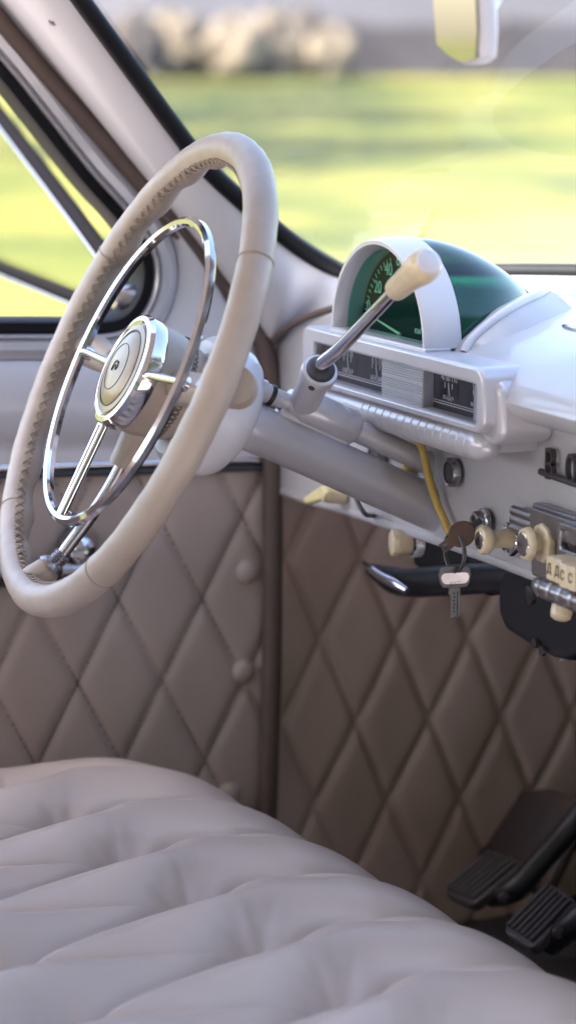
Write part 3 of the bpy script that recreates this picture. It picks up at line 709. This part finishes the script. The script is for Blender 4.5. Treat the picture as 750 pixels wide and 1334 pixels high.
for th in (33, 62+90, -50, -134): Geo().tube([surf(th, a, RT+.0003) for a in np.linspace(0, 2*math.pi, 26)[:-1]], .0006, 5, closed=True).build('seam', 'lightthread', rim)
# horn ring: bevelled flat band
HR = .1315; prof = [(-.0042, .001), (-.003, .0036), (.0004, .0050), (.0038, .0028), (.0042, -.0016), (.0022, -.0036), (-.0022, -.0036)]
G_ = np.array([[wp(HR+a, 360*i/180, b+.004) for a, b in prof] for i in range(180)])
hr = Geo().grid(G_, True, True).build('horn_ring', 'chrome', sw, sharp=30)
for dg, wd in ((178, .0034), (2, .0034), (-93, .0055)):
    a0 = wp(.044, dg, .003); a1 = wp(HR-.003, dg, .004)
    t_ = nrm(a1-a0); s_ = nrm(np.cross(t_, ND))
    gg = Geo()
    if dg == -93:
        for sg in (-1, 1): gg.tube([a0+s_*sg*.0045, a0*.5+a1*.5+s_*sg*.004, a1+s_*sg*.003], .0034, 12)
    else: gg.tube([a0, a0*.5+a1*.5, a1], wd, 12)
    gg.lathe([(-.004, .0058), (.0, .0066), (.003, .005), (.004, 0)], a1+t_*.0005-ND*.003, ND, 20)
    gg.build('ring_spoke', 'chrome', hr)
# hub: bezel, emblem, leather boss
hub = Geo().lathe([(-.002, .0475), (.002, .0490), (.010, .0490), (.0135, .0465), (.0145, .0425), (.0135, .0405), (.0125, .0395)], CEN-ND*.005, ND, 64).build('hub_bezel', 'chrome', sw, sharp=25)
Geo().lathe([(.0122, .0397), (.0142, .0385), (.0150, .0340), (.0145, .0325), (.0160, .030), (.0180, .022), (.0193, .012), (.0196, 0)], CEN-ND*.005, ND, 56).build('emblem_disc', 'gold', hub, sharp=25)
ge = Geo()
for r_, h_, w_ in ((.0330, .0149, .0006), (.0200, .0182, .0005)):
    ge.tube([CEN+ND*(-.005+h_)+r_*(math.cos(a)*E1+math.sin(a)*E2) for a in np.linspace(0, 6.283, 60)[:-1]], w_, 6, closed=True)
gz = [(-.006, -.004), (-.0035, .003), (-.001, .0045), (.002, .003), (.0045, .004), (.006, -.001), (.003, -.003), (.0015, .001), (-.002, -.001), (-.004, -.0045)]
ge.tube(spline([CEN+ND*.0145+x*E1+y*E2 for x, y in gz], 40), .0007, 6)
ge.build('emblem_mark', 'blackpaint', hub)
boss = Geo().lathe([(-.055, .034), (-.046, .040), (-.030, .0445), (-.020, .0462), (-.008, .0468), (-.006, .045)], CEN, ND, 56).build('hub_boss', 'leather', sw)
gs = Geo()
for k in range(60):
    a = k*6; 
    for sg in (-1, 1):
        gs.tube([CEN-ND*(.034+sg*u*.003)+(.0446+.0003)*(math.cos(R(a+u*2.2))*E1+math.sin(R(a+u*2.2))*E2) for u in (-1, 0, 1)], .0006, 5)
gs.build('stitching', 'thread', boss)
# two leather spokes and the lower rod
for dg in (177, 5):
    pts = [wp(.030, dg, -.030), wp(.085, dg, -.030), wp(.140, dg, -.030), wp(.175, dg, -.025), wp(RR-.004, dg, -.014)]
    sp = Geo().tube(spline(pts, 24), np.interp(np.linspace(0, 1, 24), [0, .35, .6, .85, 1], [.015, .0125, .0125, .0155, .0150]), 20).build('spoke', 'leather', sw)
    # chrome middle sleeve
    q = spline(pts, 24)[9:14]
    Geo().tube(q, .0130, 20).build('spoke_sleeve', 'dullchrome', sp)
lp = [wp(.040, -99, -.028), wp(.10, -99, -.027), wp(.165, -99, -.016)]
ls = Geo().tube(spline(lp, 20), .0054, 16).build('spoke', 'dullchrome', sw)
Geo().tube(spline([wp(.036, -99, -.030), wp(.055, -99, -.029), wp(.074, -99, -.0285)], 10), [.0155, .0150, .0142, .0135, .013, .0125, .012, .0118, .0116, .0108], 20).build('boot', 'leather', ls)
Geo().tube([wp(.160+.0012*k, -99, -.017+.0004*k) for k in range(13)], [.0066, .0078, .0066, .0078, .0066, .0078, .0066, .0078, .0095, .0105, .0115, .012, .0125], 18).build('ridged_collar', 'dullchrome', ls)
Geo().tube(spline([wp(.172, -99, -.0125), wp(.182, -99, -.009), wp(.192, -99, -.004)], 8), [.009, .0105, .0115, .012, .0125, .013, .0132, .0132], 18).build('boot', 'leather', ls)

# ---------------- column
col = thing('steering_column', 'white painted steering column with round shroud behind the wheel and shift tube on top', 'steering column', CEN+CD*.3)
def cp(s, up=0, side=0): return CEN+CD*s+E2*up+E1*side
Geo().lathe([(.05, .0), (.05, .050), (.056, .0565), (.078, .0570), (.088, .0555), (.096, .050), (.103, .038), (.108, .024), (.11, .02)], CEN, CD, 56).build('shroud', 'paint', col)
Geo().lathe([(.10, .0205), (.128, .0205), (.129, .0198), (.50, .0198)], CEN, CD, 40).build('column_tube', 'silver', col, sharp=60)
UPO = .0335; SIDE = -.001
sh = Geo().lathe([(.135, .0090), (.150, .0155), (.200, .0150), (.203, .0120), (.204, .0098), (.42, .0098)], cp(0, UPO, SIDE), CD, 32).build('shift_tube', 'silver', col, sharp=60)
Geo().lathe([(.092, .0085), (.094, .0100), (.112, .0100), (.114, .0085), (.118, .0085), (.119, .0078), (.136, .0078)], cp(0, UPO-.003, SIDE), CD, 28).build('shift_nub', 'silver', sh)
Geo().lathe([(.1175, .0092), (.1215, .0092)], cp(0, UPO-.003, SIDE), CD, 24).build('retaining_clip', 'blackpaint', sh)
Geo().box(cp(.165, UPO-.014, SIDE), (.008, .035, .006), (E1, CD, E2)).build('mount', 'silver', sh, bevel=.004)

# ---------------- gear lever
BX = cp(.150, UPO, SIDE); LY = BX[1]
Stop = P(417, 482, 1, LY-.006); Kn0 = P(514, 378, 1, LY-.012); Kn1 = P(556, 342, 1, LY-.014)
gv = thing('gear_lever', 'chrome column gear lever with cream knob in front of the speedometer', 'gear lever', BX)
ax = nrm(Stop-BX); L = np.linalg.norm(Stop-BX)
so = Geo().lathe([(-.004, .0135), (.012, .0128), (L-.012, .0122), (L-.010, .0150), (L-.002, .0155), (L, .0145), (L+.001, .0115)], BX, ax, 36).build('socket', 'silver', gv)
Geo().lathe([(0, .0028), (.0008, .0028), (.001, 0)], BX+ax*(L-.006)+nrm(CAM-BX-ax*((CAM-BX)@ax))*.0152, nrm(CAM-BX-ax*((CAM-BX)@ax)), 14).build('socket_hole', 'black', so)
Geo().lathe([(-.004, .0125), (.003, .0118), (.006, .0095), (.007, .006)], Stop, ax, 30).build('boot_ring', 'black', gv)
rd = spline([Stop-ax*.004, Stop+ax*.012, (Stop*.75+Kn0*.25)+np.array([0, 0, .001]), (Stop+Kn0)/2, Kn0+nrm(Kn1-Kn0)*.004], 40)
Geo().tube(rd, np.interp(np.linspace(0, 1, 40), [0, .1, .3, 1], [.0066, .0068, .0058, .0050]), 22).build('rod', 'chrome', gv)
ka = nrm(Kn1-Kn0); KL = np.linalg.norm(Kn1-Kn0)
kk = Geo().lathe([(-.001, .0055), (.0, .0076), (.0015, .0086), (.005, .0092), (KL*.3, .0096), (KL*.5, .0105), (KL*.68, .0120), (KL*.82, .0132), (KL*.92, .0132), (KL*.99, .0118), (KL*1.035, .0092)], Kn0, ka, 44).build('knob', 'cream', gv)
Geo().lathe([(KL*1.032, .0094), (KL*1.06, .0088), (KL*1.085, .0060), (KL*1.09, 0)], Kn0, ka, 30).build('knob_button', 'paint', kk)

# ---------------- yellow cables
tag(Geo().tube(spline([P(505, 556, 1, .262), P(530, 566, 1, .250), P(548, 579, 1, .243), P(556, 612, 1, .246), P(566, 648, 1, .25), P(577, 674, 1, .252), P(586, 694, 1, .256), P(600, 703, 1, .27), P(616, 706, 1, .29)], 60), .0035, 12).build('cable', 'cable'), 'yellow cable running down the dashboard past the gear column', 'cable', 'yellow wiring under the dash')
tag(Geo().tube(spline([P(524, 590, 1, .275), P(530, 612, 1, .255), P(535, 640, 1, .258), P(542, 680, 1, .275), P(556, 693, 1, .272), P(574, 697, 1, .28)], 40), .0046, 12).build('cable', 'cable'), 'short yellow cable loop showing above and below the steering column', 'cable', 'yellow wiring under the dash')
tag(Geo().tube(spline([P(462, 643, 1, .24), P(466, 655, 1, .238), P(474, 668, 1, .24), P(486, 672, 1, .262)], 24), .0022, 10).build('wire', 'black'), 'thin black wire hooked round the dashboard lower edge', 'wire')

# ---------------- keys
kc = P(621, 681, 1, .238)
k1 = thing('ignition_key', 'brown headed key standing in the ignition lock', 'key', kc)
hc = P(601, 696, 1, .222)
kx = nrm(np.array(P(601, 696, 1, .222))-kc); 
fa = nrm(CAM-hc); sx = nrm(kx-fa*(kx@fa)); sy = np.cross(fa, sx)
fn = nrm(fa*.75+sy*.1)
ol = []
for k in range(28):
    a = 2*math.pi*k/28; ol.append(hc+sx*.0118*math.cos(a)*(1 if math.cos(a) < 0 else .95)+sy*.0105*math.sin(a)-fa*.0013)
Geo().prism(ol, fa*.0026).build('key_head', 'brownleather', k1, bevel=.001)
Geo().prism([hc+sx*.009+sy*.0045-fa*.001, hc+sx*.020+sy*.0042-fa*.001, hc+sx*.020-sy*.0042-fa*.001, hc+sx*.009-sy*.0045-fa*.001], fa*.002).build('key_neck', 'brownleather', k1, bevel=.0006)
Geo().tube([hc+sx*.018, kc+nrm(kc-hc)*.004], .0026, 8).build('key_blade', 'steel', k1)
hole = P(592, 697, 1, .2215)
rc = P(592, 719, 1, .2200); rrad = .0160
ra = nrm(np.array([math.cos(R(16)), math.sin(R(16)), 0]))   # ring normal: seen nearly edge on
ra = nrm(RV*.9+DV*.42+UV*.06); ru = nrm(UV-ra*(UV@ra)); rs = np.cross(ra, ru)
kr = Geo()
for dd in (0, .0016):
    kr.tube([rc+ra*(dd-.0008)+rrad*(math.cos(a)*ru+math.sin(a)*rs) for a in np.linspace(0, 2*math.pi, 60)[:-1]], .0011, 10, closed=True)
tag(kr.build('key_ring', 'steel'), 'steel split ring hanging from the brown key head', 'key ring')
k2 = thing('hanging_key', 'nickel key with wide notched head hanging from the split ring', 'key', P(592, 745, 1, .219))
kcz = P(592, 753, 1, .2185); f2 = nrm(-DV*.96+RV*.2); f2[2] = 0; f2 = nrm(f2); s2 = nrm(np.cross(Z3, f2)); u2 = Z3
def kp(x, y, d=0): return kcz+s2*x+u2*y+f2*d
hd = [(-.0105, .0085), (-.0085, .0100), (.0085, .0100), (.0105, .0085), (.0118, .003), (.0108, -.004), (.0085, -.0078), (.003, -.0082), (-.003, -.0082), (-.0085, -.0078), (-.0108, -.004), (-.0118, .003)]
kh = Geo().prism([kp(x*1.16, y, -.0012) for x, y in hd], f2*.0024).build('key_head', 'steel', k2, bevel=.0006)
Geo().prism([kp(x*.86*1.16, y*.5-.0005, .0010) for x, y in hd], f2*.0006).build('head_inlay', 'dullchrome', kh)
Geo().text('JEST', .0052, kp(0, -.0045, .0014), s2, u2, .0002).build('head_mark', 'letterblack', kh)
Geo().lathe([(0, .0022), (.0004, .0022)], kp(-.0005, .0062, .0013), f2, 14).build('head_hole', 'black', kh)
bl = [(-.0046, -.008), (.0046, -.008), (.0046, -.0135), (.0046, -.030), (.0030, -.0335), (.0020, -.0315), (.0012, -.0335), (-.0004, -.0318), (-.0018, -.0335), (-.0034, -.0335), (-.0034, -.0145), (-.0052, -.0135)]
kb = Geo().prism([kp(x, y, -.0009) for x, y in bl], f2*.0018).build('key_blade', 'steel', k2, bevel=.0003)
gb = Geo().box(kp(.0022, -.021, .0010), (.0005, .010, .0003), (s2, u2, f2))
for k in range(6): gb.lathe([(0, .0009), (.0004, .0009)], kp(-.0008+.0004*(k % 2), -.0125-.003*k, .0009), f2, 10)
gb.build('blade_groove', 'blackpaint', kb)

# ---------------- handbrake under the dash
hb = thing('handbrake', 'black underdash handbrake with shiny lever tip before the quilted kick panel', 'handbrake', P(560, 755, 1, .33))
Geo().tube(spline([P(482, 742, 1, .30), P(520, 758, 1, .31), P(570, 757, 1, .32), P(640, 752, 1, .33), P(720, 752, 1, .34)], 40), np.interp(np.linspace(0, 1, 40), [0, .15, .35, 1], [.006, .0125, .014, .0150]), 16).build('brake_tube', 'blackpaint', hb)
Geo().box(P(600, 733, 1, .335), (.075, .012, .016)).build('bracket', 'blackpaint', hb, bevel=.005)
Geo().tube(spline([P(474, 733, 1, .285), P(492, 748, 1, .282), P(512, 760, 1, .282), P(530, 770, 1, .285)], 20), np.interp(np.linspace(0, 1, 20), [0, .2, .7, 1], [.002, .004, .0048, .003]), 16).build('lever_tip', 'chrome', hb)
# ---------------- heater
ht = thing('heater_box', 'black heater box hanging under the dash above the pedals', 'heater', P(710, 850, 1, .34))
hz = [P(645, 738, 1, .32), P(760, 738, 1, .32), P(800, 800, 1, .32), P(775, 842, 1, .32), P(735, 862, 1, .32), P(715, 858, 1, .32), P(685, 842, 1, .32), P(655, 822, 1, .32), P(646, 800, 1, .32)]
Geo().prism(hz, (0, .10, 0)).build('case', 'blackpaint', ht, bevel=.012, seg=4)
for (x, y) in ((699, 838), (708, 848)): Geo().lathe([(0, .0045), (.003, .004), (.004, 0)], P(x, y, 1, .319), -Y3, 12).build('case_screw', 'darkletter', ht)
Geo().prism([P(722, 864, 1, .40), P(800, 842, 1, .40), P(800, 820, 1, .40), P(740, 838, 1, .40)], (0, .03, 0)).build('side_duct', 'silver', ht, bevel=.004)

# ---------------- pedals
def pedal(name, label, corners, ys, armpts, bolt):
    a, b, c, d = [P(*q, 1, yy) for q, yy in zip(corners, ys)]
    t = thing(name, label, 'pedal', (a+c)/2)
    n_ = nrm(np.cross(b-a, d-a)); n_ = n_*np.sign(n_@(CAM-a))
    def bil(u, v): return a*(1-u)*(1-v)+b*u*(1-v)+c*u*v+d*(1-u)*v
    rr = []
    for (uu, vv, a0) in ((.86, .86, 0), (.14, .86, 90), (.14, .14, 180), (.86, .14, 270)):
        for k in range(5):
            q = R(a0+22.5*k); rr.append(bil(uu+.14*math.cos(q), vv+.14*math.sin(q)))
    pad = Geo().prism([q-n_*.012 for q in rr], n_*.012).build('pad', 'black', t, bevel=.003)
    gr = Geo()
    for k in range(6):
        u = .12+.76*k/5
        gr.tube([bil(u, v)+n_*(.0022) for v in np.linspace(.09, .93, 12)], .0024, 8)
    gr.build('pad_ribs', 'black', pad)
    ap = spline(armpts, 24)
    am = Geo().tube(ap, np.interp(np.linspace(0, 1, 24), [0, .3, 1], [.013, .0125, .0105]), 12).build('arm', 'blackpaint', t)
    Geo().lathe([(0, .0055), (.004, .0055), (.006, .004), (.0065, 0)], bolt, nrm(nrm(CAM-bolt)+np.array([0, -.5, -.5])), 6).build('bolt', 'darkletter', am)
    return t
pedal('clutch_pedal', 'black ribbed rubber pedal nearest the quilted panel', [(575, 1162), (614, 1180), (682, 1124), (638, 1106)], (.40, .40, .455, .455),
      [P(640, 1166, 1, .43), P(668, 1160, 1, .44), P(706, 1120, 1, .47), P(742, 1078, 1, .50), P(790, 1010, 1, .53)], P(657, 1169, 1, .408))
pedal('brake_pedal', 'black ribbed rubber pedal nearest the seat', [(653, 1211), (692, 1237), (752, 1174), (714, 1149)], (.36, .36, .415, .415),
      [P(715, 1228, 1, .39), P(745, 1205, 1, .40), P(790, 1160, 1, .43), P(830, 1090, 1, .47)], P(728, 1214, 1, .372))

# ================================================================== mirror
mr = thing('rear_view_mirror', 'white rear view mirror hanging at the top of the windscreen', 'mirror', P(600, 0, 1, .12))
MY = .12
ml = [(562, -60), (565, 10), (569, 58), (583, 72), (600, 82), (612, 81), (622, 76), (624, 40), (622, -2), (618, -60)]
mo = [P(*q, 1, MY) for q in ml]
mc = np.mean(mo, axis=0)
Geo().prism([mc+(q-mc)*.96+np.array([0, -.001, 0]) for q in mo], (0, .002, 0)).build('mirror_face', 'mirror', mr)
Geo().prism([mc+(q-mc)*1.03 for q in mo], (0, .016, 0)).build('housing', 'paint', mr, bevel=.005)
Geo().tube(spline([P(628, 12, 1, MY+.012), P(640, 4, 1, MY+.03), P(650, -20, 1, MY+.04), P(655, -70, 1, MY+.05)], 20), .0058, 14).build('stalk', 'paint', mr)

# ================================================================== seat
SA = R(6.1); SO = np.array([-.30, .118]); SU = np.array([math.cos(SA), math.sin(SA)]); SV = np.array([-math.sin(SA), math.cos(SA)])
seat = thing('bench_seat', 'beige leather bench seat with deep button tufting, seen from above', 'seat', (-.1, -.2, .33))
BP = .1165; U0 = -.055; V1 = -.122; VROW = .19
def bpos(row, k): return np.array([U0+BP*k+(BP/2 if row % 2 else 0), V1-VROW*row])
BT = [[bpos(r_, k) for k in range(-5, 10)] for r_ in range(0, 4)]
SEGS = []
for k in range(15):
    SEGS.append((BT[0][k], BT[0][k]+[0, .5]))
    for r_ in range(3):
        for dk in ((-1, 0) if r_ % 2 == 0 else (0, 1)):
            if 0 <= k+dk < 15: SEGS.append((BT[r_][k], BT[r_+1][k+dk]))
SA_ = np.array([s[0] for s in SEGS]); SB_ = np.array([s[1] for s in SEGS]); ALLB = np.array([b for r_ in BT for b in r_])
def tuft(u, v):
    p = np.array([u+.016*math.exp(-((v-V1-.055)/.04)**2), v]); d = SB_-SA_; t = np.clip(((p-SA_)*d).sum(1)/(d*d).sum(1), 0, 1)
    dist = np.linalg.norm(p-(SA_+d*t[:, None]), axis=1); m = dist.min()
    rb = np.linalg.norm(ALLB-p, axis=1); kb = rb.argmin(); r_ = rb[kb]
    x = min(1, m/.057); puff = .75*(1-(1-x)**2)**.7+.25*(1-math.exp(-m/.0035))
    dep = (.74+.26*math.cos(2*math.pi*(v-V1)/VROW)) if v < V1 else min(1, .30+.70*math.exp(-((v-V1)/.11)**1.5))
    a = math.atan2(*(p-ALLB[kb])[::-1])
    wr = .0006*math.sin(7*a+kb*1.7)*math.exp(-((r_-.022)/.011)**2)+.00012*math.sin(15*a+kb)*math.exp(-((r_-.042)/.018)**2)
    d2 = 1.0
    if v > V1-.02:
        a_ = ALLB[kb]; q = p-a_; du = q@np.array([.24, .97]); dv = abs(q@np.array([.97, -.24])); fade = math.exp(-((du-.085)/.05)**2)
        wr += -.0080*fade*math.exp(-(dv/.008)**2)
    else:
        a_ = ALLB[kb]; q = p-a_; du = q@np.array([-.75, -.66]); dv = abs(q@np.array([.66, -.75])); fade = math.exp(-((du-.085)/.03)**2)
        wr += 0*fade*dv
    return .0285*dep*puff+.048*(1-math.exp(-r_/.026))+wr
Z0 = .5065; FR = .075
nu, nv = 540, 330
us = np.linspace(-.40, .62, nu); ts = np.concatenate([np.linspace(-.56, -.06, 210), np.linspace(-.058, .26, 120)])
G_ = np.zeros((nv, nu, 3))
for j, u in enumerate(us):
    e = max(0, (-.272-u)/.115); e = min(e, 1.0)          # rounding towards the door
    vd = .13*(1-math.sqrt(max(0, 1-e*e)))**1.0; zd = .075*(1-math.sqrt(max(0, 1-(e*.98)**2)))
    for i, t in enumerate(ts):
        vf = -FR-vd
        if t < 0: bv, bz, nv_, nz_ = (t if t < -FR else t), 0, 0, 1
        if t <= -.02:
            bv, bz, nv_, nz_ = t, -.02*max(0, (t+.16)/.14)**2*0, 0, 1
        else:
            a = min((t+.02)/FR, math.pi/2*.92); ex = max(0, t+.02-FR*math.pi/2*.92)
            bv = -.02+FR*math.sin(a)*1.0-.0; bz = -FR*(1-math.cos(a)); nv_, nz_ = math.sin(a), math.cos(a)
            bv += ex*math.cos(math.pi/2*.92); bz -= ex*math.sin(math.pi/2*.92)
        h = tuft(u, t)*(1-.55*max(0, min(1, (t-.05)/.12)))
        bv2 = bv-.02-vd*max(0, min(1, (bv+.30)/.25)); 
        uu = u-.02*e*0
        pos2 = SO+SU*uu+SV*(bv2+nv_*h)
        G_[i, j] = (pos2[0], pos2[1], Z0+bz-zd+nz_*h)
Geo().grid(G_).build('cushion', 'seat', seat, sharp=180)
gb = []
for z_ in np.linspace(0, 1, 24):
    row = []
    for u in np.linspace(-.38, .8, 60):
        bulge = .055*math.sin(math.pi*min(1, z_*1.02+.05))**.6
        y_ = -.60-.16*z_+bulge+.006*math.cos(u*54)*math.sin(math.pi*z_); q = SO+SU*u; row.append((q[0], q[1]+y_-.118, .48+.34*z_))
    gb.append(row)
Geo().grid(np.array(gb)).build('backrest', 'seat', seat)
